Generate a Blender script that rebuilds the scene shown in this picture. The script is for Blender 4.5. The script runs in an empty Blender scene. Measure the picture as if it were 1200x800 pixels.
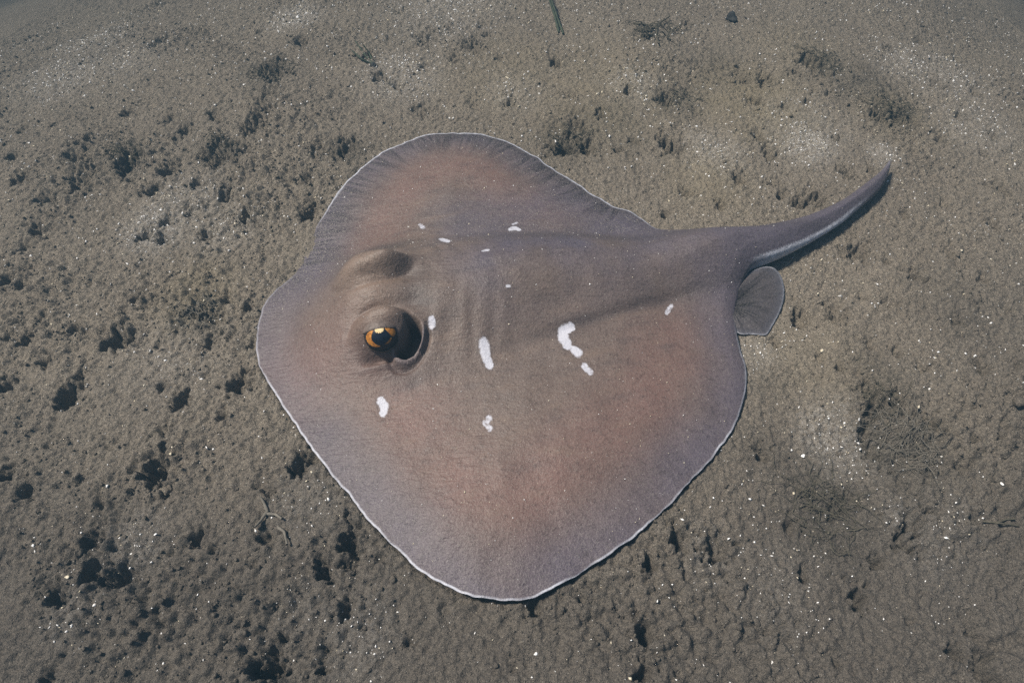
import bpy, math, random
import numpy as np
from mathutils import Vector, Matrix
from mathutils.geometry import delaunay_2d_cdt

# ------------------------------------------------------------------ camera, world, sun, exposure
scene = bpy.context.scene
CAM_H, CAM_PITCH, CAM_MM = 0.60, math.radians(52.0), 24.0
cam_data = bpy.data.cameras.new("camera")
cam_data.lens = CAM_MM
cam_data.sensor_width = 36.0
cam_data.clip_start = 0.01
cam_data.clip_end = 500.0
cam = bpy.data.objects.new("camera", cam_data)
scene.collection.objects.link(cam)
cam.location = (0.0, 0.0, CAM_H)
cam.rotation_euler = (math.pi / 2 - CAM_PITCH, 0.0, 0.0)
scene.camera = cam

SUN_EL, SUN_AZ = math.radians(60.0), math.radians(-87.0)     # azimuth from +y, negative = left
world = bpy.data.worlds.new("World")
scene.world = world
world.use_nodes = True
wn = world.node_tree
sky = wn.nodes.new("ShaderNodeTexSky")
sky.sky_type = 'NISHITA'
sky.sun_disc = False
sky.sun_elevation = SUN_EL
sky.sun_rotation = SUN_AZ
wn.nodes["Background"].inputs[1].default_value = 0.075
wn.links.new(sky.outputs[0], wn.nodes["Background"].inputs[0])

sun_data = bpy.data.lights.new("sun", 'SUN')
sun_data.energy = 4.7
sun_data.angle = math.radians(9.0)
sun_data.color = (1.0, 0.93, 0.835)
sun = bpy.data.objects.new("sun", sun_data)
scene.collection.objects.link(sun)
sd = Vector((math.sin(SUN_AZ) * math.cos(SUN_EL), math.cos(SUN_AZ) * math.cos(SUN_EL), math.sin(SUN_EL)))
sun.rotation_euler = sd.to_track_quat('Z', 'Y').to_euler()

scene.view_settings.view_transform = 'Standard'
scene.view_settings.look = 'None'
scene.view_settings.gamma = 1.0
scene.view_settings.exposure = 1.14
scene.view_settings.use_curve_mapping = False
scene.cycles.volume_bounces = 1
scene.cycles.max_bounces = 8
scene.cycles.use_denoising = False

# ------------------------------------------------------------------ helpers
rng = np.random.default_rng(11)
random.seed(11)
COL = scene.collection
FPX = CAM_MM / 36.0 * 1200.0


def at(px, py, z=0.0):
    """Survey point: where the sight line through a photograph pixel meets height z."""
    x = (np.asarray(px, float) - 600.0) / FPX
    y = -(np.asarray(py, float) - 400.0) / FPX
    c, s = math.cos(CAM_PITCH), math.sin(CAM_PITCH)
    dz = -s + y * c
    t = (np.asarray(z, float) - CAM_H) / dz
    return x * t, (c + y * s) * t


def px_size(x, y, z=0.0):
    """metres per photograph pixel at a place"""
    c, s = math.cos(CAM_PITCH), math.sin(CAM_PITCH)
    return (y * c + (CAM_H - z) * s) / FPX


def _hash(ix, iy, seed):
    h = (ix.astype(np.int64) * 374761393 + iy.astype(np.int64) * 668265263 + seed * 1442695041) & 0xFFFFFFFF
    h = ((h ^ (h >> 13)) * 1274126177) & 0xFFFFFFFF
    h = h ^ (h >> 16)
    return (h & 0xFFFFFF).astype(np.float32) / 16777216.0


def vnoise(x, y, seed=0):
    """gradient noise, about -1..1"""
    ix, iy = np.floor(x), np.floor(y)
    fx, fy = x - ix, y - iy
    ux, uy = fx * fx * fx * (fx * (fx * 6 - 15) + 10), fy * fy * fy * (fy * (fy * 6 - 15) + 10)

    def g(dx, dy):
        a = _hash(ix + dx, iy + dy, seed) * (2 * math.pi)
        return np.cos(a) * (fx - dx) + np.sin(a) * (fy - dy)
    a, b, c, d = g(0, 0), g(1, 0), g(0, 1), g(1, 1)
    return 1.5 * ((a + (b - a) * ux) + ((c + (d - c) * ux) - (a + (b - a) * ux)) * uy)


def fbm(x, y, octv, seed):
    out, amp, tot = 0.0, 1.0, 0.0
    for k in range(octv):
        out = out + amp * vnoise(x * 2 ** k + 17.3 * k, y * 2 ** k - 9.1 * k, seed + k)
        tot += amp
        amp *= 0.5
    return out / tot


def domes(x, y, seed, keep=0.7):
    """field of small rounded crumbs, 0..1"""
    ix, iy = np.floor(x), np.floor(y)
    best = np.zeros_like(x)
    for dx in (-1, 0, 1):
        for dy in (-1, 0, 1):
            cx, cy = ix + dx, iy + dy
            px = cx + 0.15 + 0.7 * _hash(cx, cy, seed)
            py = cy + 0.15 + 0.7 * _hash(cx, cy, seed + 1)
            r = 0.35 + 0.4 * _hash(cx, cy, seed + 2)
            on = _hash(cx, cy, seed + 3) < keep
            q = 1.0 - ((x - px) ** 2 + (y - py) ** 2) / (r * r)
            best = np.maximum(best, np.where(on, np.sqrt(np.clip(q, 0, 1)) * r * 1.5, 0))
    return best


def sstep(a, b, x):
    t = np.clip((x - a) / (b - a), 0, 1)
    return t * t * (3 - 2 * t)


def mesh_np(name, V, F, mat=None, smooth=True, attrs=None, mats=None, midx=None):
    V = np.asarray(V, np.float32)
    F = np.asarray(F, np.int32)
    me = bpy.data.meshes.new(name)
    n, k = F.shape
    me.vertices.add(len(V))
    me.vertices.foreach_set("co", V.ravel())
    me.loops.add(n * k)
    me.loops.foreach_set("vertex_index", F.ravel())
    me.polygons.add(n)
    me.polygons.foreach_set("loop_start", np.arange(0, n * k, k, dtype=np.int32))
    me.polygons.foreach_set("loop_total", np.full(n, k, np.int32))
    if smooth:
        me.polygons.foreach_set("use_smooth", np.ones(n, bool))
    for nm, arr in (attrs or {}).items():
        arr = np.asarray(arr, np.float32)
        if arr.ndim == 2:
            a = me.color_attributes.new(nm, 'FLOAT_COLOR', 'POINT')
            a.data.foreach_set("color", np.c_[arr, np.ones(len(arr), np.float32)].astype(np.float32).ravel())
        else:
            a = me.attributes.new(nm, 'FLOAT', 'POINT')
            a.data.foreach_set("value", arr)
    for m in (mats or ([mat] if mat else [])):
        me.materials.append(m)
    if midx is not None:
        me.polygons.foreach_set("material_index", np.asarray(midx, np.int32))
    me.update()
    me.validate()
    return me


def link(name, me, parent=None):
    o = bpy.data.objects.new(name, me)
    COL.objects.link(o)
    if parent:
        o.parent = parent
    return o


def tag(o, label=None, cat=None, group=None, kind=None):
    if label:
        o["label"] = label
    if cat:
        o["category"] = cat
    if group:
        o["group"] = group
    if kind:
        o["kind"] = kind
    return o


class NT:
    """small node-tree writer"""
    def __init__(self, name):
        self.m = bpy.data.materials.new(name)
        self.m.use_nodes = True
        self.t = self.m.node_tree
        self.b = self.t.nodes["Principled BSDF"]

    def n(self, typ, ins=None, **props):
        nd = self.t.nodes.new("ShaderNode" + typ)
        for k, v in props.items():
            setattr(nd, k, v)
        for k, v in (ins or {}).items():
            if isinstance(v, bpy.types.NodeSocket):
                self.t.links.new(v, nd.inputs[k])
            else:
                nd.inputs[k].default_value = v
        return nd

    def attr(self, name):
        return self.n("Attribute", attribute_name=name)

    def obj(self):
        return self.n("TexCoord").outputs["Object"]

    def noise(self, vec, scale, detail=3.0, rough=0.5):
        return self.n("TexNoise", {"Vector": vec, "Scale": scale, "Detail": detail, "Roughness": rough}).outputs["Fac"]

    def mr(self, v, a, b, c=0.0, d=1.0):
        return self.n("MapRange", {"Value": v, "From Min": a, "From Max": b, "To Min": c, "To Max": d}).outputs[0]

    def math(self, op, a, b=0.0, c=None):
        nd = self.n("Math", {0: a, 1: b}, operation=op)
        if c is not None:
            nd.inputs[2].default_value = c
        return nd.outputs[0]

    def mix(self, f, a, b, mode='MIX'):
        nd = self.n("Mix", data_type='RGBA', blend_type=mode)
        for i, v in ((0, f), (6, a), (7, b)):
            if isinstance(v, bpy.types.NodeSocket):
                self.t.links.new(v, nd.inputs[i])
            elif i == 0:
                nd.inputs[i].default_value = v
            else:
                nd.inputs[i].default_value = (*v, 1.0)
        return nd.outputs[2]

    def bump(self, h, strength, dist, normal=None):
        ins = {"Height": h, "Strength": strength, "Distance": dist}
        if normal is not None:
            ins["Normal"] = normal
        return self.n("Bump", ins).outputs[0]

    def out(self, color=None, rough=None, normal=None, **kw):
        for k, v in dict(kw, **{"Base Color": color, "Roughness": rough, "Normal": normal}).items():
            k = k.replace("_", " ")
            if v is None:
                continue
            if isinstance(v, bpy.types.NodeSocket):
                self.t.links.new(v, self.b.inputs[k])
            elif isinstance(v, tuple):
                self.b.inputs[k].default_value = (*v, 1.0)
            else:
                self.b.inputs[k].default_value = v
        return self.m


# ------------------------------------------------------------------ materials
def seabed_material():
    t = NT("silty_sediment")
    o = t.obj()
    big = t.noise(o, 5.0, 4.0, 0.6)
    mid = t.noise(o, 38.0, 4.0, 0.6)
    fin = t.noise(o, 420.0, 2.0, 0.6)
    col = t.mix(t.mr(big, 0.3, 0.7), (0.248, 0.206, 0.158), (0.312, 0.264, 0.202))
    col = t.mix(t.mr(mid, 0.3, 0.72), col, t.mix(0.5, col, (0.345, 0.298, 0.235)))
    col = t.mix(t.mr(fin, 0.42, 0.66, 0.0, 0.75), col, (0.115, 0.100, 0.080))
    vo = t.n("TexVoronoi", {"Vector": o, "Scale": 520.0})
    pale = t.math('LESS_THAN', vo.outputs["Distance"], 0.26)
    rnd = t.n("SeparateColor", {0: vo.outputs["Color"]}).outputs[0]
    pale = t.math('MULTIPLY', pale, t.math('GREATER_THAN', rnd, 0.80))
    col = t.mix(t.math('MULTIPLY', pale, 0.75), col, (0.60, 0.54, 0.44))
    grit = t.attr("grit").outputs["Fac"]
    vo2 = t.n("TexVoronoi", {"Vector": o, "Scale": 700.0})
    gn = t.noise(o, 260.0, 2.0, 0.6)
    gf = t.math('MULTIPLY', grit, t.mr(gn, 0.35, 0.65))
    col = t.mix(t.math('MULTIPLY', gf, 0.65), col, (0.60, 0.57, 0.52))
    col = t.mix(t.math('MULTIPLY', t.attr("algal").outputs["Fac"], 0.7), col, (0.062, 0.056, 0.045))
    col = t.mix(t.math('MULTIPLY', t.attr("ochre").outputs["Fac"], 0.55), col, (0.310, 0.255, 0.150))
    col = t.mix(t.math('MULTIPLY', t.attr("mud").outputs["Fac"], 0.95), col, t.mix(0.62, col, (0.060, 0.054, 0.050)))  # painted light falloff, darkens the bed colour only
    h1 = t.noise(o, 300.0, 4.0, 0.65)
    h2 = t.noise(o, 1100.0, 2.0, 0.6)
    nb = t.bump(h1, 1.0, 0.0062)
    nb = t.bump(h2, 0.9, 0.0012, nb)
    return t.out(col, 0.92, nb, **{"Specular IOR Level": 0.15})


def skin_material():
    t = NT("ray_skin")
    o = t.obj()
    base = t.mix(1.0, t.attr("tone").outputs["Color"], (0.73, 0.69, 0.70), "MULTIPLY")
    n1 = t.noise(o, 45.0, 4.0, 0.6)
    n2 = t.noise(o, 520.0, 3.0, 0.65)
    col = t.mix(t.mr(n1, 0.3, 0.7, 0.0, 0.35), base, t.mix(1.0, base, (0.72, 0.70, 0.68), 'MULTIPLY'))
    col = t.mix(t.mr(n2, 0.5, 0.72, 0.0, 0.42), col, t.mix(1.0, col, (0.45, 0.43, 0.42), 'MULTIPLY'))
    col = t.mix(t.mr(n2, 0.42, 0.28, 0.0, 0.35), col, t.mix(1.0, col, (1.5, 1.45, 1.38), 'MULTIPLY'))
    n3 = t.noise(o, 230.0, 3.0, 0.7)
    col = t.mix(t.mr(n3, 0.52, 0.68, 0.0, 0.55), col, t.mix(1.0, col, (0.42, 0.40, 0.40), 'MULTIPLY'))
    # fin-ray streaks running in from the margin
    arc = t.attr("arc").outputs["Fac"]
    rim = t.attr("rim").outputs["Fac"]
    v = t.n("CombineXYZ", {0: t.math('MULTIPLY', arc, 165.0), 1: t.math('MULTIPLY', rim, 14.0)}).outputs[0]
    st = t.noise(v, 1.0, 2.0, 0.5)
    stf = t.math('MULTIPLY', t.mr(st, 0.40, 0.60), t.attr("streak").outputs["Fac"])
    col = t.mix(t.math('MULTIPLY', stf, 0.95), col, t.mix(1.0, col, (0.38, 0.37, 0.40), 'MULTIPLY'))
    # dusting of pale silt
    ds = t.noise(o, 900.0, 1.0, 0.5)
    dust = t.math('MULTIPLY', t.mr(ds, 0.53, 0.64), t.attr("dust").outputs["Fac"])
    col = t.mix(t.math('MULTIPLY', dust, 0.7), col, (0.26, 0.235, 0.20))
    # white blotches and white margin
    sp = t.attr("blotch").outputs["Fac"]
    spn = t.math('ADD', sp, t.mr(t.noise(o, 330.0, 3.0, 0.6), 0.3, 0.7, -0.26, 0.30))
    col = t.mix(t.math('MULTIPLY', t.mr(spn, 0.26, 0.78), t.mr(sp, 0.0, 0.35)), col, t.mix(t.mr(n2, 0.4, 0.7, 0.0, 0.3), (0.50, 0.50, 0.545), (0.42, 0.40, 0.43)))
    wm = t.attr("whiterim").outputs["Fac"]
    wn_ = t.mr(t.noise(o, 160.0, 2.0, 0.5), 0.3, 0.7, 0.55, 1.0)
    col = t.mix(t.math('MULTIPLY', wm, wn_), col, (0.54, 0.55, 0.60))
    h = t.noise(o, 620.0, 3.0, 0.6)
    h0 = t.noise(t.n("Mapping", {0: o, 3: (60.0, 260.0, 100.0)}).outputs[0], 1.0, 3.0, 0.6)
    nb = t.bump(h0, 0.6, 0.0016)
    nb = t.bump(n3, 0.5, 0.0018, nb)
    nb = t.bump(h, 0.45, 0.0008, nb)
    return t.out(col, 0.50, nb, **{"Specular IOR Level": 0.35})


def plain(name, c1, c2, scale=200.0, rough=0.8, bump=0.3, dist=0.001, spec=0.3):
    t = NT(name)
    o = t.obj()
    n = t.noise(o, scale, 3.0, 0.6)
    return t.out(t.mix(t.mr(n, 0.3, 0.7), c1, c2), rough, t.bump(n, bump, dist), **{"Specular IOR Level": spec})


M_SEABED = seabed_material()
M_SKIN = skin_material()
M_SHELL = plain("shell_grit", (0.78, 0.75, 0.70), (0.90, 0.90, 0.88), 300.0, 0.45, 0.2, 0.0005)
M_SHELL_Y = plain("buff_shell", (0.50, 0.42, 0.28), (0.74, 0.68, 0.54), 300.0, 0.5, 0.2, 0.0005)
M_ALGA = plain("brown_alga", (0.045, 0.042, 0.030), (0.120, 0.105, 0.075), 150.0, 0.85, 0.4, 0.001)
M_ALGA_TAN = plain("silted_alga", (0.105, 0.095, 0.075), (0.185, 0.165, 0.135), 150.0, 0.9, 0.4, 0.001)
M_GREEN = plain("seagrass_green", (0.022, 0.034, 0.022), (0.070, 0.085, 0.050), 120.0, 0.7, 0.3, 0.001)
M_STONE = plain("dark_stone", (0.020, 0.021, 0.022), (0.055, 0.055, 0.052), 160.0, 0.9, 0.6, 0.002)
M_EYE = plain("eyeball_dark", (0.012, 0.011, 0.012), (0.030, 0.026, 0.024), 200.0, 0.5, 0.05, 0.0003, 0.3)
M_PUPIL = plain("pupil_blue_black", (0.004, 0.006, 0.012), (0.009, 0.013, 0.024), 200.0, 0.35, 0.0, 0.0003, 0.35)
M_IRIS = plain("iris_gold", (0.20, 0.065, 0.010), (0.62, 0.27, 0.045), 300.0, 0.5, 0.3, 0.0003, 0.3)
M_OPERC = plain("pupil_flap_pale_gold", (0.62, 0.42, 0.16), (0.85, 0.70, 0.42), 420.0, 0.5, 0.2, 0.0003, 0.3)

# ------------------------------------------------------------------ stingray outline and frame of reference
AX = math.radians(13.0)
SNOUT = np.array([-0.279, 0.468])
A_DIR = np.array([math.cos(AX), math.sin(AX)])           # snout -> tail
N_DIR = np.array([math.sin(AX), -math.cos(AX)])          # towards the near wing


def uv(x, y):
    dx, dy = x - SNOUT[0], y - SNOUT[1]
    return dx * A_DIR[0] + dy * A_DIR[1], dx * N_DIR[0] + dy * N_DIR[1]


def xy(u, v):
    return SNOUT[0] + u * A_DIR[0] + v * N_DIR[0], SNOUT[1] + u * A_DIR[1] + v * N_DIR[1]


# margin: photo x, y, height above the seabed, white-edge amount
OUT = [(300,408,.006,.6),(300,392,.006,.45),(305,370,.006,.35),(317,347,.006,.3),(338,329,.005,.2),(351,316,.004,.0),(362,292,.003,.0),
 (371,267,.004,.1),(384,245,.007,.8),(395,227,.009,.9),(412,208,.012,1),(430,192,.013,1),(451,177,.014,1),(472,168,.015,1),
 (500,159,.016,1),(528,156,.017,1),(559,157,.018,1),(584,163,.018,1),(605,171,.018,1),(626,184,.018,1),(647,198,.017,1),
 (671,212,.016,1),(692,227,.016,1),(717,240,.016,1),(738,248,.017,1),(752,257,.019,1),(767,268,.021,.7),
 (780,271,.022,.0),(805,272.5,.023,0),(847,274,.023,0),(880,271,.022,0),(919,262,.021,0),(954,251,.020,0),(987,235,.019,0),
 (1016,214,.018,0),(1032,201,.018,.1),(1041,190,.018,.2),(1043,194,.018,.2),(1040,206,.017,.1),(1032,221,.016,.0),(1017,236,.016,.1),(1002,248,.016,.6),
 (987,261,.016,1),(967,274,.016,1),(941,289,.016,1),(915,302,.016,1),(896,310,.016,.8),(880,317,.016,.2),(871,330,.014,0),
 (865,347,.012,0),(861,368,.009,0),(863,389,.007,.2),(868,412,.0048,.7),(874,431,.0048,.9),(874,456,.0048,.9),(866,486,.0048,1),
 (853,512,.0048,1),(833,538,.0048,1),(808,566,.0048,1),(774,600,.0048,1),(740,631,.0048,1),(706,656,.0048,1),(667,680,.0048,1),(633,696,.0048,1),
 (604,703,.0048,1),(570,702,.0048,1),(540,695,.0048,1),(500,673,.0048,1),(470,649,.0048,1),(440,618,.0048,1),(410,582,.0048,.9),
 (380,545,.0048,.9),(355,510,.0048,.9),(330,475,.0048,.9),(313,445,.0048,.8),(303,425,.0048,.7)]
OUT = np.array(OUT, float)


def closed_spline(P, n):
    """Catmull-Rom through closed points, resampled evenly by the first two columns"""
    m = len(P)
    segs = []
    for i in range(m):
        p0, p1, p2, p3 = P[i - 1], P[i], P[(i + 1) % m], P[(i + 2) % m]
        t = np.linspace(0, 1, 24, endpoint=False)[:, None]
        segs.append(0.5 * (2 * p1 + (p2 - p0) * t + (2 * p0 - 5 * p1 + 4 * p2 - p3) * t ** 2 + (3 * p1 - p0 - 3 * p2 + p3) * t ** 3))
    Q = np.vstack(segs)
    Q2 = np.vstack([Q, Q[:1]])
    s = np.r_[0, np.cumsum(np.hypot(*np.diff(Q2[:, :2], axis=0).T))]
    tt = np.linspace(0, s[-1], n, endpoint=False)
    return np.stack([np.interp(tt, s, Q2[:, k]) for k in range(P.shape[1])], 1), tt


bx_, by_ = at(OUT[:, 0], OUT[:, 1], OUT[:, 2])
BND, BARC = closed_spline(np.c_[bx_, by_, OUT[:, 2], np.clip(OUT[:, 3], 0, 1)], 1500)
BND[:, 3] = np.clip(BND[:, 3], 0, 1)
# small ripples of the thin margin
tan = np.roll(BND[:, :2], -1, 0) - np.roll(BND[:, :2], 1, 0)
tan /= np.linalg.norm(tan, axis=1)[:, None]
nrm = np.c_[tan[:, 1], -tan[:, 0]]
rip = vnoise(BARC / 0.011, BARC * 0 + 3.3, 5) * 0.0010 + vnoise(BARC / 0.035, BARC * 0 + 8.3, 6) * 0.0012
disc_part = sstep(0.50, 0.44, uv(BND[:, 0], BND[:, 1])[0])
BND[:, :2] += nrm * (rip * disc_part)[:, None]
BND[:, 2] += (vnoise(BARC / 0.012, BARC * 0 + 1.3, 7) * 0.0009 + vnoise(BARC / 0.045, BARC * 0 + 5.1, 8) * 0.0016) * disc_part


def in_poly(x, y, P):
    res = np.zeros(x.shape, bool)
    xj, yj = P[-1]
    for xi, yi in P:
        if yi != yj:
            c = ((yi > y) != (yj > y)) & (x < (xj - xi) * (y - yi) / (yj - yi) + xi)
            res ^= c
        xj, yj = xi, yi
    return res


def nearest_bnd(x, y):
    """distance to the margin, arc length there, smoothed base height and edge whiteness"""
    n = len(x)
    d = np.empty(n); ia = np.empty(n, int); zb = np.empty(n)
    B = BND[:, :2]
    for k in range(0, n, 4000):
        q = (x[k:k + 4000, None] - B[None, :, 0]) ** 2 + (y[k:k + 4000, None] - B[None, :, 1]) ** 2
        ia[k:k + 4000] = q.argmin(1)
        d[k:k + 4000] = np.sqrt(q.min(1))
        w = 1.0 / (q + 1e-6) ** 1.25
        zb[k:k + 4000] = (w * BND[None, :, 2]).sum(1) / w.sum(1)
    return d, ia, zb


# ------------------------------------------------------------------ head features (u, v in metres)
EYE_U, EYE_W = 0.134, 0.0535                             # eyeball centre along and across the body
MOUND_W = 0.0460
HEAD_V = 0.0095


def head_relief(u, v):
    """eye mounds, spiracle pits with lips, forehead; returns height, pit mask, lip mask"""
    v = v - HEAD_V
    h = np.zeros_like(u); pit = np.zeros_like(u); lip = np.zeros_like(u)
    for s in (1.0, -1.0):
        w = s * v if s > 0 else s * v + 0.012                        # outward
        mw = MOUND_W if s > 0 else MOUND_W - 0.003
        q = np.sqrt(((u - EYE_U + (0.0 if s > 0 else 0.010)) / (0.0255 if s > 0 else np.where(u > EYE_U - 0.010, 0.043, 0.028))) ** 2 + ((w - mw) / (0.0175 if s > 0 else 0.0205)) ** 2)
        mound = np.exp(-q ** (3.2 if s > 0 else 3.0))
        h += (0.0180 if s > 0 else 0.0172) * mound
        h += (0.0060 if s > 0 else 0.0110) * np.exp(-(((u - EYE_U - 0.026) / 0.020) ** 2 + ((w - 0.040) / 0.011) ** 2))
        h -= 0.0022 * np.exp(-((q - 1.32) / 0.16) ** 2) * sstep(0.004, -0.006, w - MOUND_W)
        h += 0.0050 * np.exp(-(((u - EYE_U) / 0.045) ** 2 + ((w - 0.045) / 0.035) ** 2))
        cu, cw = (EYE_U + 0.0262, EYE_W + 0.0070) if s > 0 else (EYE_U + 0.018, EYE_W + 0.006)
        ps = 1.0 if s > 0 else 0.6
        ang = 0.50
        du, dw = u - cu, w - cw
        a = du * math.cos(ang) + dw * math.sin(ang)
        b = -du * math.sin(ang) + dw * math.cos(ang)
        r = np.sqrt((a / 0.0132) ** 2 + (b / 0.0205) ** 2) / ps
        keep = sstep(1.26, 0.98, q)
        p = sstep(1.06, 0.84, r) * (1 - keep)
        pit = np.maximum(pit, p)
        outer = sstep(-0.75, 0.25, (a * 0.75 + b * 0.85) / 0.018)
        l = np.exp(-((r - 1.15) / 0.12) ** 2) * outer * (1 - keep)
        lip = np.maximum(lip, l)
        h += 0.0050 * l
        h -= 0.0042 * np.exp(-((r - 1.50) / 0.17) ** 2) * outer
        # slot below the eye
        sl = np.exp(-(((u - EYE_U - 0.004) / 0.025) ** 4 + ((w - EYE_W - 0.0178) / 0.0058) ** 2))
        h -= 0.0115 * sl
        h += 0.0030 * np.exp(-(((u - EYE_U + 0.002) / 0.024) ** 4 + ((w - EYE_W - 0.0245) / 0.0045) ** 2))
        # hollows behind the brow and between eye and forehead
        h -= 0.0050 * np.exp(-(((u - EYE_U - 0.036) / 0.018) ** 2 + ((w - 0.026) / 0.016) ** 2))
        h -= 0.0030 * np.exp(-(((u - EYE_U - 0.002) / 0.030) ** 2 + ((w - 0.0245) / 0.006) ** 2))
    h += 0.0050 * np.exp(-(((u - EYE_U + 0.002) / 0.032) ** 2 + ((v - 0.005) / 0.015) ** 2))
    # gill-arch folds behind the head
    for s in (1.0, -1.0):
        m = np.exp(-(((u - 0.225) / 0.040) ** 2 + ((s * v - 0.055) / 0.040) ** 2))
        h += 0.0006 * m * np.sin((u + 0.25 * np.abs(v)) / 0.0036 + 2.0 * vnoise(u / 0.03, v / 0.03, 12))
    return h, pit, lip


def ray_thickness(x, y, d):
    u, v = uv(x, y)
    wing = 0.0010 + 0.022 * (1 - np.exp(-(d / 0.085) ** 1.25))
    A = 0.038 * sstep(0.02, 0.13, u) * (1 - 0.42 * sstep(0.24, 0.47, u)) * (1 - sstep(0.48, 0.70, u))
    vv = v - 0.010 * sstep(0.3, 0.5, u)
    wv = 0.078 - 0.042 * sstep(0.18, 0.50, u)
    hump = A * np.exp(-np.abs(vv / wv) ** 2.4)
    tail = 0.011 * np.sqrt(np.clip(d / 0.016, 0, 1)) * sstep(0.44, 0.56, u)
    # long folds on the flank
    fold = -0.0040 * np.exp(-((v - 0.083 + 0.16 * (u - 0.33)) / 0.007) ** 2) * sstep(0.26, 0.34, u) * sstep(0.52, 0.44, u)
    fold = fold - 0.0036 * np.exp(-((v + 0.070 - 0.10 * (u - 0.3)) / 0.008) ** 2) * sstep(0.16, 0.26, u) * sstep(0.5, 0.42, u)
    fold = fold + 0.0026 * np.exp(-(v / 0.006) ** 2) * sstep(0.22, 0.3, u) * sstep(0.6, 0.5, u)
    inner = sstep(0.0, 0.05, d)
    hh, pit, lip = head_relief(u, v)
    soft = 0.0035 * fbm(x / 0.11, y / 0.11, 2, 31) + 0.0010 * fbm(x / 0.03, y / 0.03, 2, 33)
    T = wing + hump + tail + (fold + hh + soft) * inner
    return T, pit, lip


def ray_top(x, y):
    x = np.atleast_1d(np.asarray(x, float)); y = np.atleast_1d(np.asarray(y, float))
    d, ia, zb = nearest_bnd(x, y)
    T, pit, lip = ray_thickness(x, y, d)
    return zb + T


def on_ray(px, py):
    """where the sight line through a photo pixel meets the ray's back"""
    z = 0.05
    for _ in range(14):
        x, y = at(px, py, z)
        z = 0.5 * z + 0.5 * float(ray_top(x, y)[0])
    x, y = at(px, py, z)
    return float(x), float(y), z


# white blotches: chains of (photo x, y, radius px), strength
BLOTCH = [([(669,384,5.5),(660,389,6.5),(660,396,6.5),(665,404,6)], 1.0), ([(672,409,4.5),(677,413,6)], .95),
          ([(685,429,4.5),(687,432,4),(692,436,4)], .75),
          ([(567,402,6),(568,410,6.5),(570,419,5.5),(574,428,5)], 1.0), ([(506,375,4.5),(506,380,4.5)], .9),
          ([(446,470,5),(451,476,5),(449,484,5)], .95), ([(573,490,4.5),(569,495,4.5),(574,502,4)], .62),
          ([(781,367,2.6),(784,362,3.2),(787,358,2.6)], .62), ([(517,280,3.5),(521,282,4.5),(525,283,3.5)], .9),
          ([(492,263,2.6),(496,267,3)], .6), ([(598,269,2.8),(603,267,3.2),(608,269,2.8)], .85), ([(601,263,1.8),(606,261,1.8)], .6),
          ([(566,294,2.2),(572,293,2.2)], .65), ([(594,335,1.8),(597,335,1.6)], .8)]
BL = []
for chain, stg in BLOTCH:
    pts = []
    for (a, b, r) in chain:
        x, y, z = on_ray(a, b)
        pts.append((x, y, z, r * 0.88 * px_size(x, y, z)))
    BL.append((pts, stg))


def foot(x, y, py_unit=None):
    return x, y


def blotch_field(x, y):
    f = np.zeros_like(x); halo = np.zeros_like(x)
    for pts, stg in BL:
        best = np.full_like(x, 1e9)
        if len(pts) == 1:
            pts = pts * 2
        for (x0, y0, z0, r0), (x1, y1, z1, r1) in zip(pts[:-1], pts[1:]):
            dx, dy = x1 - x0, y1 - y0
            L2 = dx * dx + dy * dy + 1e-12
            t = np.clip(((x - x0) * dx + (y - y0) * dy) / L2, 0, 1)
            r = r0 + (r1 - r0) * t
            ex, ey = x - x0 - t * dx, (y - y0 - t * dy) / 1.15
            best = np.minimum(best, np.sqrt(ex * ex + ey * ey) / r)
        f = np.maximum(f, stg * sstep(1.55, 0.55, best))
        halo = np.maximum(halo, sstep(2.4, 1.1, best) * sstep(0.5, 0.9, stg))
    return f, halo


# ------------------------------------------------------------------ the seabed
def axis_coords(lo, hi, step_lo, step_hi, far_lo, far_hi, grow=1.16):
    c = [lo]
    while c[-1] < hi:
        t = (c[-1] - lo) / (hi - lo)
        c.append(c[-1] + step_lo + (step_hi - step_lo) * t)
    s = step_lo
    pre = []
    p = lo
    while p > far_lo:
        s *= grow
        p -= s
        pre.append(p)
    s = step_hi
    while c[-1] < far_hi:
        s *= grow
        c.append(c[-1] + s)
    return np.array(pre[::-1] + c)


GX = axis_coords(-1.02, 1.02, 0.0018, 0.0018, -60.0, 60.0)
GY = axis_coords(0.06, 1.42, 0.0013, 0.0024, -60.0, 60.0)
X, Y = np.meshgrid(GX, GY)
near = sstep(2.6, 1.5, np.hypot(X, Y - 0.6))

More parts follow.
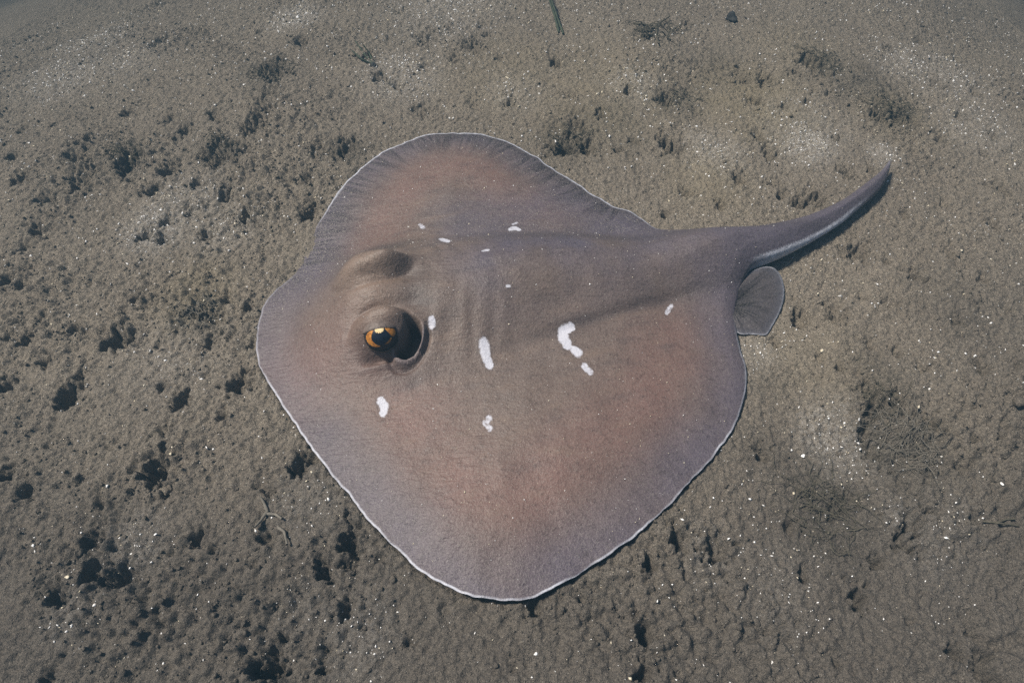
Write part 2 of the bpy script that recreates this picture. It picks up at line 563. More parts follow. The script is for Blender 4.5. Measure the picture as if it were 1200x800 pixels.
# burrow mouths: photo x, y, radius px, strength
PITS = [(230,30,4,.8),(353,55,7,.9),(303,32,5,.7),(180,40,7,.4),(317,113,8,.5),(322,87,13,.35),(148,187,13,.9),(198,197,9,.6),(177,220,7,.9),
 (287,173,6,.8),(257,178,15,.4),(303,143,13,.45),(198,140,6,.8),(218,152,8,.7),(252,137,7,.8),(20,142,5,.8),(147,127,6,.7),(12,178,5,.8),(22,207,9,.7),
 (93,207,12,.4),(90,180,10,.4),(52,230,7,.7),(265,227,8,.9),(288,253,8,.9),(230,212,7,.7),(360,207,8,.7),(363,248,10,1),(397,183,8,.4),(373,177,9,.4),
 (192,255,7,.8),(222,245,6,.7),(37,262,7,.8),(38,20,4,.6),(93,162,7,.6),(166,271,7,1),(187,274,7,1),(240,271,8,.8),(24,283,6,.8),(28,309,5,.8),(22,327,6,.7),
 (3,325,8,.9),(157,345,7,1),(172,355,6,.6),(181,348,4,.8),(102,328,4,.5),(134,399,10,1),(148,400,9,1),(87,385,8,.7),(45,370,4,.9),(30,397,8,.8),(12,372,6,.7),(6,390,7,.8),
 (55,423,8,.7),(84,463,12,1.1),(78,466,8,.8),(6,453,9,.8),(193,456,6,.8),(214,474,9,.9),(250,399,8,.8),(249,372,10,.6),(231,366,9,.5),(268,351,5,.9),(291,363,5,.7),
 (280,451,10,1.1),(286,435,4,.9),(294,406,5,.8),(244,440,4,.5),(187,405,4,.5),(8,554,9,.9),(30,574,9,.8),(182,550,13,1),(188,560,9,1),(160,548,7,.7),(197,578,6,1),
 (106,632,10,.9),(108,670,11,.9),(140,674,12,.9),(60,696,9,1),(70,696,7,1),(230,630,8,1),(250,642,4,.9),(194,504,7,.7),(262,490,6,.8),(350,548,9,1),(364,534,9,1),
 (316,574,6,.8),(304,566,6,.6),(346,586,2.6,1),(312,628,9,.7),(410,630,11,.9),(380,666,9,1),(376,656,7,.7),(412,656,9,.8),(444,652,5,.7),(404,710,9,1),(186,716,9,.5),(168,696,7,.8),
 (200,648,4,.8),(298,662,4,.8),(52,742,4,.8),(50,788,9,.8),(310,772,15,1.1),(322,780,10,1),(376,778,7,.9),(382,756,4,.8),(272,722,5,.4),(840,640,11,.9),(797,632,10,.9),
 (946,670,5,.8),(1014,694,9,.9),(1034,652,6,.9),(1064,632,9,1),(1072,610,9,1.1),(1084,646,4,.8),(1092,596,5,.4),(1144,606,7,.5),(1026,524,10,.8),(1020,500,8,.6),
 (1130,544,7,.4),(1146,514,4,.7),(1130,758,8,.7),(1168,782,13,1.1),(761,660,7,.6),(682,702,4,.8),(627,709,8,1.1),(757,740,9,.8),(757,784,8,.7),
 (789,175,10,1),(779,167,7,.7),(902,178,7,.7),(867,210,7,.9),(907,210,5,.5),(802,228,5,.9),(844,243,6,.6),(917,228,6,.6),(937,238,7,.9),(956,233,9,1),(994,202,7,.9),
 (1021,199,4,.6),(1005,296,10,.8),(1071,326,7,.9),(979,371,9,.8),(938,373,9,.5),(1037,308,3.5,.8),(1041,358,6,.4),(909,402,5,.6),(1020,404,5,.5),(780,252,4,.6),
 (804,33,4,.7),(1083,39,5,.6),(1090,23,4,.6),(1112,25,4,.5),(1043,53,5,.5),(1135,55,6,.6),(1102,95,7,.7),(1150,100,6,.8),(1157,90,4,.6),(1130,132,6,.7),(1170,152,5,.6),
 (1073,142,5,.9),(1050,138,9,.4),(1028,138,8,.5),(1108,160,7,.5),(1180,218,7,.9),(980,160,4,.7),(932,88,4,.7),(952,78,10,.35),(873,95,6,.5),(895,97,7,.5),(885,122,6,.6),
 (888,160,6,.6),(1157,173,4,.6),(918,128,3,.8),(945,122,3,.7),(1160,213,4,.5),(1167,260,6,.6),(1110,233,5,.4),(432,72,6,.6),(446,96,8,.8),(464,104,5,.8),(499,45,10,.4),
 (565,30,5,.7),(572,43,5,.7),(555,54,10,.35),(557,65,4,.7),(534,73,8,.35),(586,72,5,.7),(650,77,6,.7),(599,124,6,.8),(735,113,5,.8),(779,119,8,.6),(704,138,4.5,.9),(677,150,8,.4),
 (688,175,9,.9),(660,175,11,.4),(725,178,4,.6),(744,168,5,.7),(455,44,3,.7),(469,16,4,.6),(495,133,8,.35),(555,126,6,.35),(406,175,9,.7),(497,86,6,.4),(667,117,5,.4),
 (983,433,4,.6),(1016,460,6,.6),(1049,469,7,.9),(1028,480,10,.7),(1095,499,8,.6),(1152,431,7,.8),(1193,427,5,1),(1173,512,4,.5),(894,530,8,.4),(1052,412,5,.5),(1194,470,4,.5),
 (745,575+140,5,.4),(905,735,5,.4),(600,770,6,.5),(480,745,6,.6),(520,712,5,.5),(445,775,5,.5),(250,745,5,.5),(95,560,5,.5),(60,520,5,.5),(130,520,5,.5),(1080,430,6,.4),(1110,300,5,.5),
 (1060,250,5,.5),(1150,330,5,.4),(1120,380,5,.5),(1180,360,4,.5),(1010,350,5,.4),(960,420,5,.4),(1075,720,4,.4),(985,770,5,.4),(930,610,7,.4),(985,590,8,.4),(1000,575,7,.4)]
# grooves: polyline px, radius px, strength
GROOVES = [([(120,565),(118,590),(121,615),(119,640)],5.5,.9),([(134,555),(133,580),(136,610),(134,642)],5,.6),([(204,368),(205,382),(211,396)],3,.8),
 ([(1142,712),(1148,730),(1162,744),(1180,752),(1205,742)],8,1.1),([(300,592),(309,606)],4,.8),([(334,618),(337,642)],4,.6),([(372,646),(380,664)],6,.7),
 ([(22,330),(34,318)],4,.6),([(178,535),(186,556)],9,.8),([(410,632),(418,650),(414,664)],4,.6),([(758,650),(764,668)],4,.6),([(1140,600),(1146,612)],4,.5)]

Z = np.zeros_like(X)
Z += 0.013 * fbm(X / 0.42, Y / 0.42, 2, 1) * near
Z += 0.0100 * fbm(X / 0.12 + 3, Y / 0.12, 3, 4) * near
crumbly = sstep(-0.25, 0.35, fbm(X / 0.22, Y / 0.22, 3, 9) + 0.12 * sstep(0.15, -0.5, X) + 0.25 * sstep(0.6, 0.2, Y) - 0.25)
rough = near * (0.62 + 0.38 * crumbly)
Z += 0.0048 * np.abs(fbm(X / 0.034, Y / 0.034, 4, 14)) * rough * 1.3
Z += 0.0040 * domes(X / 0.0098 + 0.35 * vnoise(X / 0.01, Y / 0.01, 51), Y / 0.0098, 20, 0.55) * rough * (0.4 + 1.1 * crumbly)
Z += 0.0048 * fbm(X / 0.0085, Y / 0.0085, 2, 46) * rough
Z += 0.0016 * domes(X / 0.0056, Y / 0.0056 + 0.35 * vnoise(X / 0.006, Y / 0.006, 52), 27, 0.6) * rough
Z += 0.0036 * domes(X / 0.019 + 0.4 * vnoise(X / 0.02, Y / 0.02, 53), Y / 0.019, 36, 0.32) * near * crumbly ** 2
Z += 0.0016 * vnoise(X / 0.0046, Y / 0.0046, 40) * near

pit_mask = np.zeros_like(X)


def dig(cx, cy, reach, fn):
    i0, i1 = np.searchsorted(GX, [cx - reach, cx + reach])
    j0, j1 = np.searchsorted(GY, [cy - reach, cy + reach])
    sl = (slice(j0, j1), slice(i0, i1))
    fn(sl, X[sl], Y[sl])


def make_pit(px, py, r, s, k):
    x0, y0 = at(px, py, 0.0)
    m = px_size(float(x0), float(y0))
    R = r * m * (1.02 if s > .6 else 1.15)
    # sight line meets the shaded far wall a little beyond the mouth's centre
    x0, y0 = float(x0), float(y0)
    a0 = (k * 2.399) % math.pi
    el = 1.0 + 0.35 * ((k * 0.618) % 1.0)

    def fn(sl, x, y):
        dx, dy = x - x0, y - (y0 - 0.25 * R)
        back = dy > 0
        dy = np.where(back, dy / 1.75, dy)                            # funnel: long slope behind, sharp rim in front
        a, b = dx * math.cos(a0) + dy * math.sin(a0), -dx * math.sin(a0) + dy * math.cos(a0)
        rr = np.hypot(a / el, b * math.sqrt(el)) / R
        rr = rr * (1 + 0.50 * vnoise(x / (R * 0.9) + k, y / (R * 0.9), 60 + k % 7) + 0.42 * vnoise(x / 0.0042, y / 0.0042 + k, 70))
        w_ = sstep(-0.3 * R, 0.5 * R, dy)
        f = sstep(1.08, 0.62, rr) * (1 - w_) + np.clip((1.12 - rr) / 1.0, 0, 1) ** 1.2 * w_
        depth = R * (2.3 if s >= .85 else 2.4 * s * s + 0.2) * (s if s > 1 else 1)
        depth = min(depth * (1.35 if px > 650 else 1.0), 0.024)
        Z[sl] += -depth * f - 0.25 * R * s * sstep(2.2, 0.9, rr) + 0.16 * R * s * np.exp(-((rr - 1.45) / 0.35) ** 2)
        Z[sl] += sstep(1.6, 0.8, rr) * 0.55 * R * vnoise(x / 0.0056, y / 0.0056, 77)
        pit_mask[sl] = np.maximum(pit_mask[sl], sstep(1.5, 0.9, rr))
    dig(x0, y0, R * 3.4, fn)


for k, (a, b, r, s) in enumerate(PITS):
    make_pit(a, b, r * (1.12 if a > 650 else 1.0), s if a < 650 else min(1.1, s * 1.3 + 0.1), k)
# many nameless dimples between the larger burrows
rs = np.random.default_rng(5)
for k in range(130):
    x0, y0 = rs.uniform(-1.0, 1.0), rs.uniform(0.1, 1.38)
    R = 0.0022 + 0.0042 * rs.random() ** 2
    s = rs.uniform(0.4, 1.0)

    def fn(sl, x, y, x0=x0, y0=y0, R=R, s=s, k=k):
        rr = np.hypot(x - x0, (y - y0)) / R * (1 + 0.5 * vnoise(x / R + k, y / R, 61))
        Z[sl] -= 1.0 * R * s * sstep(1.2, 0.5, rr)
    dig(x0, y0, R * 2.5, fn)
for k, (line, r, s) in enumerate(GROOVES):
    P = [tuple(map(float, at(a, b, 0.0))) for a, b in line]
    for (x0, y0), (x1, y1) in zip(P[:-1], P[1:]):
        R = r * px_size(x0, y0)

        def fn(sl, x, y, x0=x0, y0=y0, x1=x1, y1=y1, R=R, s=s, k=k):
            dx, dy = x1 - x0, y1 - y0
            t = np.clip(((x - x0) * dx + (y - y0) * dy) / (dx * dx + dy * dy), 0, 1)
            rr = np.hypot(x - x0 - t * dx, y - y0 - t * dy) / R
            rr = rr * (1 + 0.5 * vnoise(x / (R * 1.2), y / (R * 1.2) + k, 66))
            Z[sl] = np.minimum(Z[sl], Z[sl] * 0 + 0.5) - R * 1.15 * s * sstep(1.15, 0.45, rr) * 0.75
        dig((x0 + x1) / 2, (y0 + y1) / 2, R * 3 + math.hypot(x1 - x0, y1 - y0), fn)

rx, ry = at(np.array([127, 126, 129, 125, 124]), np.array([556, 590, 615, 645, 664]), 0.0)
rcx = np.interp(Y, ry[::-1], rx[::-1])
Z += 0.0050 * np.exp(-((X - rcx) / 0.0048) ** 2) * sstep(ry.min() - .01, ry.min() + .02, Y) * sstep(ry.max() + .01, ry.max() - .02, Y) * (0.8 + 0.5 * vnoise(X / .012, Y / .012, 90))

# the bed lies flat and low under the ray, and rises a little over its left front margin
Bpoly = BND[::6, :2]
sub = (X > BND[:, 0].min() - 0.12) & (X < BND[:, 0].max() + 0.12) & (Y > BND[:, 1].min() - 0.12) & (Y < BND[:, 1].max() + 0.12)
xs, ys = X[sub], Y[sub]
dB = np.full(xs.shape, 1e9)
for k in range(0, len(xs), 20000):
    q = (xs[k:k + 20000, None] - Bpoly[None, :, 0]) ** 2 + (ys[k:k + 20000, None] - Bpoly[None, :, 1]) ** 2
    dB[k:k + 20000] = np.sqrt(q.min(1))
ins = in_poly(xs, ys, Bpoly)
sd_ = np.where(ins, -dB, dB)
us, vs = uv(xs, ys)
lo = Z[sub]
calm = sstep(0.004, -0.010, sd_)
tailzone = sstep(0.47, 0.52, us)
# silt drifted against the left front margin
dxm, dym = at(358, 300, 0.0)
drift = np.exp(-(((xs - float(dxm)) / 0.040) ** 2 + ((ys - float(dym)) / 0.055) ** 2))
calm = calm * (1 - tailzone) * (1 - drift)
damp = 1 - 0.75 * sstep(0.06, 0.0, sd_) * (1 - 0.55 * tailzone)
target = lo - 0.013 * 0                                                           # keep relief, lose the swell
swell = 0.013 * fbm(xs / 0.42, ys / 0.42, 2, 1) + 0.0100 * fbm(xs / 0.12 + 3, ys / 0.12, 3, 4)
lo = lo - swell * sstep(0.10, 0.0, sd_)
lo = np.minimum(lo, 0.004 + 0.2 * np.clip(sd_, 0, 1)) * 1.0
lo = lo * (1 - calm) + (-0.006) * calm
lo = lo + drift * sstep(0.05, 0.0, sd_) * (0.0045 * sstep(-0.03, -0.006, sd_) - 0.004 * sstep(-0.012, -0.03, sd_)) + drift * ((0.0012 + 0.0016 * vnoise(xs / .007, ys / .007, 95)) - lo) * sstep(0.012, 0.0, sd_) * 0.8
fin_zone = sstep(0.47, 0.49, us) * sstep(0.63, 0.60, us) * sstep(0.0, 0.02, vs) * sstep(0.17, 0.14, vs)
lo = np.minimum(lo, lo * (1 - fin_zone) + fin_zone * np.minimum(lo, 0.001))
Z[sub] = lo

# bed shaped to fall away at both far corners, so haze darkens them; drops beyond
def fall(p, q, side, slope, soft):
    (x0, y0), (x1, y1) = [tuple(map(float, at(*c, 0.0))) for c in (p, q)]
    nx, ny = (y1 - y0), -(x1 - x0)
    L = math.hypot(nx, ny)
    s = side * ((X - x0) * nx + (Y - y0) * ny) / L
    return slope * sstep(0.0, soft, s)


Z -= np.clip(fall((-20, 300), (560, -20), -1, 0.515, 2.5) + fall((850, -15), (1215, 330), -1, 0.66, 2.5), 0, 1.9)
Z -= 0.25 * sstep(1.6, 4.5, np.hypot(X, Y - 0.3))
# near edge of the bed tips gently towards the viewer, shaped to catch less light
Z -= 0.10 * np.clip(0.30 - Y, 0, 0.5) ** 1.3

nx_, ny_ = len(GX), len(GY)
idx = np.arange(nx_ * ny_).reshape(ny_, nx_)
quads = np.stack([idx[:-1, :-1], idx[:-1, 1:], idx[1:, 1:], idx[1:, :-1]], -1).reshape(-1, 4)


def patch_field(L):
    f = np.zeros_like(X)
    for px, py, r, s in L:
        x0, y0 = map(float, at(px, py, 0.0))
        R = r * px_size(x0, y0)
        rr = np.hypot(X - x0, (Y - y0) * 0.85) / R
        f = np.maximum(f, s * sstep(1.25, 0.15, rr))
    return f


GRIT = [(945,165,42,1.0),(940,150,70,.4),(985,512,60,.75),(1112,80,70,.4),(1065,70,50,.4),(1150,140,60,.35),(1060,605,26,.6),(1100,640,50,.35),(830,650,40,.45),(178,262,50,.75),
        (215,235,60,.45),(740,105,40,.5),(70,72,70,.45),(345,20,40,.7),(155,640,45,.6),(80,718,40,.5),(470,95,60,.45),(880,410,40,.35),(420,745,60,.5),(262,265,50,.4),(520,15,80,.4),
        (600,110,40,.35),(835,180,45,.6),(1035,180,26,.6),(100,20,60,.35),(360,590,60,.3),(140,60,60,.3),(910,690,60,.3),(1120,610,50,.3),(200,420,80,.25),(350,720,40,.35)]
ALGAL = [(1010,100,60,.5),(1048,132,36,.6),(962,75,30,.55),(1050,520,75,.6),(975,590,70,.55),(660,170,45,.55),(680,150,40,.4),(800,120,45,.4),(148,187,30,.4),(257,178,30,.4),(310,90,40,.4),
         (900,450,40,.25),(890,525,50,.35),(235,370,40,.3),(120,610,40,.2),(410,178,30,.5),(1030,440,50,.35),(1110,360,60,.25),(720,150,60,.35),(840,80,50,.3)]
OCHRE = [(880,120,90,.7),(700,110,120,.45),(230,345,60,.5),(930,60,70,.35),(830,210,70,.5),(600,90,90,.4),(1050,135,60,.3),(950,420,80,.25)]
noise_a = 0.5 + 0.5 * fbm(X / 0.035, Y / 0.035, 3, 81)
grit = np.clip(patch_field(GRIT) * (0.55 + 0.9 * noise_a), 0, 1)
algal = np.clip(patch_field(ALGAL) * (0.3 + 1.4 * noise_a), 0, 1)
ochre = np.clip(patch_field(OCHRE) * (0.4 + 1.0 * noise_a), 0, 1)
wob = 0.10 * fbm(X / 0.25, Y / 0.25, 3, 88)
mud = np.clip(sstep(0.48, 0.16, Y + wob) * 1.0 + 0.65 * sstep(0.35, 0.65, X + 0.6 * wob) * sstep(0.68, 0.45, Y), 0, 1)  # strobe falloff painted into the bed colour, darker near and right
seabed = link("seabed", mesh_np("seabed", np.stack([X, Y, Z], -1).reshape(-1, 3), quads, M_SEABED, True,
                                {"grit": grit.ravel(), "algal": algal.ravel(), "ochre": ochre.ravel(), "mud": mud.ravel()}))  # last layer carries the painted falloff
tag(seabed, kind="structure")


def sample(F, x, y):
    i = np.clip(np.searchsorted(GX, x) - 1, 0, nx_ - 2)
    j = np.clip(np.searchsorted(GY, y) - 1, 0, ny_ - 2)
    tx = (x - GX[i]) / (GX[i + 1] - GX[i]); ty = (y - GY[j]) / (GY[j + 1] - GY[j])
    return (F[j, i] * (1 - tx) + F[j, i + 1] * tx) * (1 - ty) + (F[j + 1, i] * (1 - tx) + F[j + 1, i + 1] * tx) * ty


def bed_point(px, py):
    z = 0.0
    for _ in range(8):
        x, y = at(px, py, z)
        z = 0.5 * z + 0.5 * float(sample(Z, np.array([float(x)]), np.array([float(y)]))[0])
    x, y = at(px, py, z)
    return float(x), float(y), z


# ------------------------------------------------------------------ the stingray
def build_ray():
    root = bpy.data.objects.new("stingray", None)
    COL.objects.link(root)
    tag(root, "brown stingray with white blotches and white-edged disc resting on the seabed", "stingray")
    cx, cy = BND[:, 0], BND[:, 1]
    gx = np.arange(cx.min(), cx.max(), 0.0024)
    gy = np.arange(cy.min(), cy.max(), 0.0021)
    Px, Py = np.meshgrid(gx, gy)
    Px[1::2] += 0.0012
    sets = [np.c_[Px.ravel(), Py.ravel()]]
    # finer where head and blotches need it
    hx, hy = np.meshgrid(np.arange(0.075, 0.215, 0.00105), np.arange(-0.085, 0.085, 0.00105))
    fx, fy = xy(hx.ravel(), hy.ravel())
    sets.append(np.c_[fx, fy])
    P = np.vstack(sets)
    uu, vv = uv(P[:, 0], P[:, 1])
    inhead = (uu > 0.074) & (uu < 0.216) & (np.abs(vv) < 0.086)
    nfirst = len(sets[0])
    keep = np.ones(len(P), bool)
    keep[:nfirst] = ~inhead[:nfirst]
    bl, _h = blotch_field(P[:, 0], P[:, 1])
    nearbl = (_h > 0) & (np.arange(len(P)) < nfirst) & keep
    keep &= ~nearbl
    P = P[keep]
    # fine grid near blotches
    ex = []
    for pts, stg in BL:
        xs_ = [p[0] for p in pts]; ys_ = [p[1] for p in pts]; r = max(p[3] for p in pts) * 3
        a, b = np.meshgrid(np.arange(min(xs_) - r, max(xs_) + r, 0.0009), np.arange(min(ys_) - r, max(ys_) + r, 0.0009))
        q = np.c_[a.ravel(), b.ravel()]
        _, hl = blotch_field(q[:, 0], q[:, 1])
        qu, qv = uv(q[:, 0], q[:, 1])
        f0 = np.zeros(len(q), bool)
        f0 |= hl > 0
        f0 &= ~((qu > 0.074) & (qu < 0.216) & (np.abs(qv) < 0.086))
        ex.append(q[f0])
    P = np.vstack([P] + ex)
    P = np.unique(np.round(P, 5), axis=0)
    B = BND[:, :2]
    P = P[in_poly(P[:, 0], P[:, 1], B[::2])]
    d, ia, zb = nearest_bnd(P[:, 0], P[:, 1])
    P = P[d > 0.0011]
    # rows just inside the margin for the white edge
    rows = []
    for off in (0.0012, 0.0024):
        rows.append(B - nrm * off * (1 if True else 0))
    R = np.vstack(rows)
    if in_poly(R[:, 0], R[:, 1], B[::2]).mean() < 0.5:
        R = np.vstack([B + nrm * off for off in (0.0012, 0.0024)])
    R = R[in_poly(R[:, 0], R[:, 1], B)]
    dR = nearest_bnd(R[:, 0], R[:, 1])[0]
    R = R[dR > 0.0009]
    P = P[nearest_bnd(P[:, 0], P[:, 1])[0] > 0.0032]
    allp = np.vstack([B, R, P])
    nb = len(B)
    loop = [(i, (i + 1) % nb) for i in range(nb)]
    res = delaunay_2d_cdt([Vector(p) for p in allp], loop, [list(range(nb))], 1, 1e-7)
    vo = np.array([(v[0], v[1]) for v in res[0]])
    tri = np.array([f for f in res[2] if len(f) == 3], int)
    # orientation
    a, b, c = vo[tri[:, 0]], vo[tri[:, 1]], vo[tri[:, 2]]
    ar = (b[:, 0] - a[:, 0]) * (c[:, 1] - a[:, 1]) - (b[:, 1] - a[:, 1]) * (c[:, 0] - a[:, 0])
    tri = tri[np.abs(ar) > 1e-12]; ar = ar[np.abs(ar) > 1e-12]
    tri[ar < 0] = tri[ar < 0][:, ::-1]
    x, y = vo[:, 0], vo[:, 1]
    d, ia, zb = nearest_bnd(x, y)
    T, pit, lip = ray_thickness(x, y, d)
    ztop = zb + T - 0.030 * pit
    u, v = uv(x, y)
    btail = 0.009 * np.sqrt(np.clip(d / 0.016, 0, 1)) * sstep(0.46, 0.56, u)
    zbot = np.where(d < 1e-5, zb, zb - btail - 0.0004 - 0.004 * sstep(0.0, 0.05, d) * sstep(0.5, 0.44, u))
    # ---- skin pigment, some light and shade painted in
    n = len(x)
    brown = np.array([0.182, 0.141, 0.114])
    pink = np.array([0.238, 0.140, 0.114])
    grey = np.array([0.130, 0.116, 0.145])
    dark = np.array([0.045, 0.038, 0.038])
    tan_ = np.array([0.285, 0.212, 0.154])
    tone = np.tile(brown, (n, 1))

    def blend(w, c):
        w = np.clip(w, 0, 1)[:, None]
        tone[:] = tone * (1 - w) + c * w
    nz = fbm(x / 0.06, y / 0.06, 3, 91)
    midwing = np.exp(-((d - 0.085) / 0.045) ** 2) * sstep(0.05, 0.11, np.abs(v)) * sstep(0.05, 0.13, u)
    blend(0.85 * midwing * (0.75 + 0.4 * nz), pink)
    blend(sstep(0.075, 0.004, d) * 0.95 * (0.8 + 0.4 * nz), grey)
    blend(0.75 * sstep(-0.035, -0.065, v) * sstep(-0.19, -0.12, v) * sstep(0.18, 0.25, u) * (0.8 + 0.5 * nz), grey)  # bluish ambient light on the back's far slope, painted into the tone
    blend(0.5 * sstep(0.030, 0.006, d) * sstep(0.0, -0.08, v) * sstep(0.16, 0.30, u), dark)
    mot = fbm(u / 0.045 + 3, v / 0.014, 5, 97)
    blend(0.55 * sstep(0.0, 0.8, mot) * sstep(0.03, 0.10, d), dark * 1.6)
    blend(0.40 * sstep(-0.05, -0.6, mot) * sstep(0.03, 0.10, d), tan_ * 0.95)
    blend(0.85 * np.exp(-((v + 0.02) / 0.07) ** 2) * sstep(0.19, 0.26, u) * (0.8 + nz), grey * 0.92)
    blend(0.6 * np.exp(-((u - 0.06) / 0.05) ** 2) * sstep(0.02, -0.06, v), grey * 1.05)
    blend(0.8 * sstep(0.47, 0.58, u), grey)
    blend(0.35 * np.exp(-((v - 0.083 + 0.16 * (u - 0.33)) / 0.008) ** 2) * sstep(0.26, 0.34, u), dark)  # crease shade painted along the flank fold
    blend(0.30 * np.exp(-((v + 0.045 - 0.10 * (u - 0.3)) / 0.010) ** 2) * sstep(0.2, 0.3, u), dark)
    # head: tan forehead, shade behind the brows and round the spiracles painted dark
    blend(0.75 * np.exp(-(((u - 0.130) / 0.030) ** 2 + ((v - HEAD_V) / 0.024) ** 4)), tan_)
    blend(0.55 * np.exp(-(((u - 0.07) / 0.06) ** 2 + ((v - 0.06) / 0.05) ** 2)), pink)
    for s in (1.0, -1.0):
        w = s * (v - HEAD_V) + (0 if s > 0 else 0.012)
        blend(0.62 * np.exp(-(((u - 0.178) / 0.016) ** 2 + ((w - 0.020) / 0.016) ** 2)) * (0.9 + 0.5 * nz), dark)
        blend(0.55 * np.exp(-(((u - 0.150) / 0.040) ** 2 + ((w - 0.094) / 0.014) ** 2)) * (0.9 + 0.5 * nz), dark)
        blend((0.6 if s > 0 else 0.9) * np.exp(-(((u - EYE_U + (0 if s > 0 else .008)) / 0.028) ** 2 + ((w - (0.041 if s > 0 else .036)) / 0.014) ** 2)), tan_)  # tan mounds; stronger on the far one, painting its lit face
        blend(0.25 * np.exp(-(((u - 0.11) / 0.02) ** 2 + ((w - 0.062) / 0.014) ** 2)), dark)
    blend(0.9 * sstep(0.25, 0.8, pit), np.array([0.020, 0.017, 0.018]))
    blend(0.7 * lip, np.array([0.25, 0.215, 0.215]))
    bl, halo = blotch_field(x, y)
    blend(0.22 * halo, dark * 1.3)
    wid = (0.0018 + 0.0008 * sstep(0.0, -0.1, v) + 0.0009 * vnoise(BARC[ia] / 0.03, BARC[ia] * 0 + 4.4, 17)) * sstep(0.56, 0.5, u) + 0.0042 * sstep(0.48, 0.54, u)
    white = BND[ia, 3] * sstep(wid, wid * 0.5, d)
    farwing = sstep(0.0, -0.1, v)
    streak = sstep(0.085, 0.012, d) * (0.25 + 0.75 * farwing) * sstep(0.5, 0.44, u) * sstep(0.02, 0.12, np.abs(v))
    sxp, syp = float(dxm), float(dym)
    dust = 0.35 + 0.5 * np.exp(-(((x - sxp) / 0.07) ** 2 + ((y - syp) / 0.09) ** 2)) + 0.35 * sstep(0.0, -0.1, v)
    # ---- closed mesh: top, underside, sharing the margin ring
    edge = d < 1e-5
    V_top = np.c_[x, y, ztop]
    bot_id = np.arange(n) + n
    V = np.vstack([V_top, np.c_[x, y, zbot]])
    F = np.vstack([tri, bot_id[tri][:, ::-1]])
    e_next = {}
    # side strip along the margin
    order = [i for i in range(nb)]
    pos = {}
    for j, orig in enumerate(res[3]):
        for o_ in orig:
            pos[o_] = j
    ring = np.array([pos[i] for i in range(nb)])
    nxt = np.roll(ring, -1)
    s1 = np.c_[ring, nxt, bot_id[nxt]]; s2 = np.c_[ring, bot_id[nxt], bot_id[ring]]
    # outward orientation
    area = 0.5 * np.sum(x[ring] * y[nxt] - x[nxt] * y[ring])
    if area > 0:
        s1, s2 = s1[:, ::-1], s2[:, ::-1]
    F = np.vstack([F, s1, s2])
    two = lambda q: np.concatenate([q, q])
    whiteb = BND[ia, 3] * sstep(0.004, 0.0, d)
    attrs = {"tone": np.vstack([tone, np.tile(np.array([0.6, 0.6, 0.6]), (n, 1))]), "arc": two(BARC[ia]), "rim": two(d), "streak": two(streak),
             "dust": two(dust), "blotch": two(bl), "whiterim": np.concatenate([white, whiteb])}
    body = link("body", mesh_np("body", V, F, M_SKIN, True, attrs), root)

    # ---- pelvic fin: near side as seen, far side mirrored about the body axis
    fin_px = [(858,345,.014),(876,322,.018),(893,313,.017),(907,314,.012),(915,323,.008),(919,338,.0055),(918,352,.0045),(913,367,.0038),(906,380,.0035),(899,391,.0035),
              (892,392,.0035),(880,391,.004),(866,390,.006),(850,375,.010),(845,360,.013)]
    fp = np.array(fin_px, float)
    fx_, fy_ = at(fp[:, 0], fp[:, 1], fp[:, 2])
    ring_f, farc = closed_spline(np.c_[fx_, fy_, fp[:, 2]], 160)
    fu, fv = uv(ring_f[:, 0], ring_f[:, 1])
    c0 = ring_f[0] * 0.5 + ring_f[-24] * 0.5
    rows_v, rows_at = [], []
    K = 26
    for k in range(K + 1):
        t = k / K
        q = c0 + (ring_f - c0) * t
        wav = 0.0004 * np.sin(np.arctan2(ring_f[:, 1] - c0[1], ring_f[:, 0] - c0[0]) * 34) * t * (1 - t * 0.6)
        q = q.copy(); q[:, 2] += 0.004 * math.sin(math.pi * min(t * 1.05, 1)) + wav
        rows_v.append(q)
    for sgn in (1, -1):
        VV = np.vstack(rows_v)
        if sgn < 0:
            a_, b_ = uv(VV[:, 0], VV[:, 1])
            mx, my = xy((a_ - a_.mean()) * 0.7 + a_.mean() - 0.02, -(b_ - b_.mean()) * 0.7 - b_.mean() + 0.052)
            VV = np.c_[mx, my, VV[:, 2]]
        m = 160
        g = np.arange((K + 1) * m).reshape(K + 1, m)
        qd = np.stack([g[:-1], np.roll(g, -1, 1)[:-1], np.roll(g, -1, 1)[1:], g[1:]], -1).reshape(-1, 4)
        nt = len(VV)
        Vall = np.vstack([VV, VV - np.array([0, 0, 0.0016])])
        rim = np.stack([g[-1], np.roll(g[-1], -1), np.roll(g[-1], -1) + nt, g[-1] + nt], -1)
        if sgn > 0:
            Fq = np.vstack([qd, qd[:, ::-1] + nt, rim])
        else:
            Fq = np.vstack([qd[:, ::-1], qd + nt, rim[:, ::-1]])
        tt = np.repeat(np.linspace(0, 1, K + 1), m)
        fr = vnoise(np.tile(farc / 0.0045, K + 1), tt * 2.0, 44)
        tn = np.array([0.115, 0.106, 0.108]) * (1 - 0.55 * sstep(0.75, 0.15, tt) - 0.38 * sstep(0.0, 0.5, fr) * sstep(0.95, 0.6, tt))[:, None]  # root darkened: body shade painted into the fin tone, plus dark rays
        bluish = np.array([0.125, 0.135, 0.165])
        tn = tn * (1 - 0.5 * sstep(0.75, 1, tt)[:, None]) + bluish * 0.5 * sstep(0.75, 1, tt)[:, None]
        z0 = np.zeros(nt)
        wr = sstep(0.985, 1.0, tt) * 0.7
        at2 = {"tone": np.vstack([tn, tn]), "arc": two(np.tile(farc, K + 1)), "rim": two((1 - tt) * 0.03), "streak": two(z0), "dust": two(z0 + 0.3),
               "blotch": two(z0), "whiterim": two(wr)}
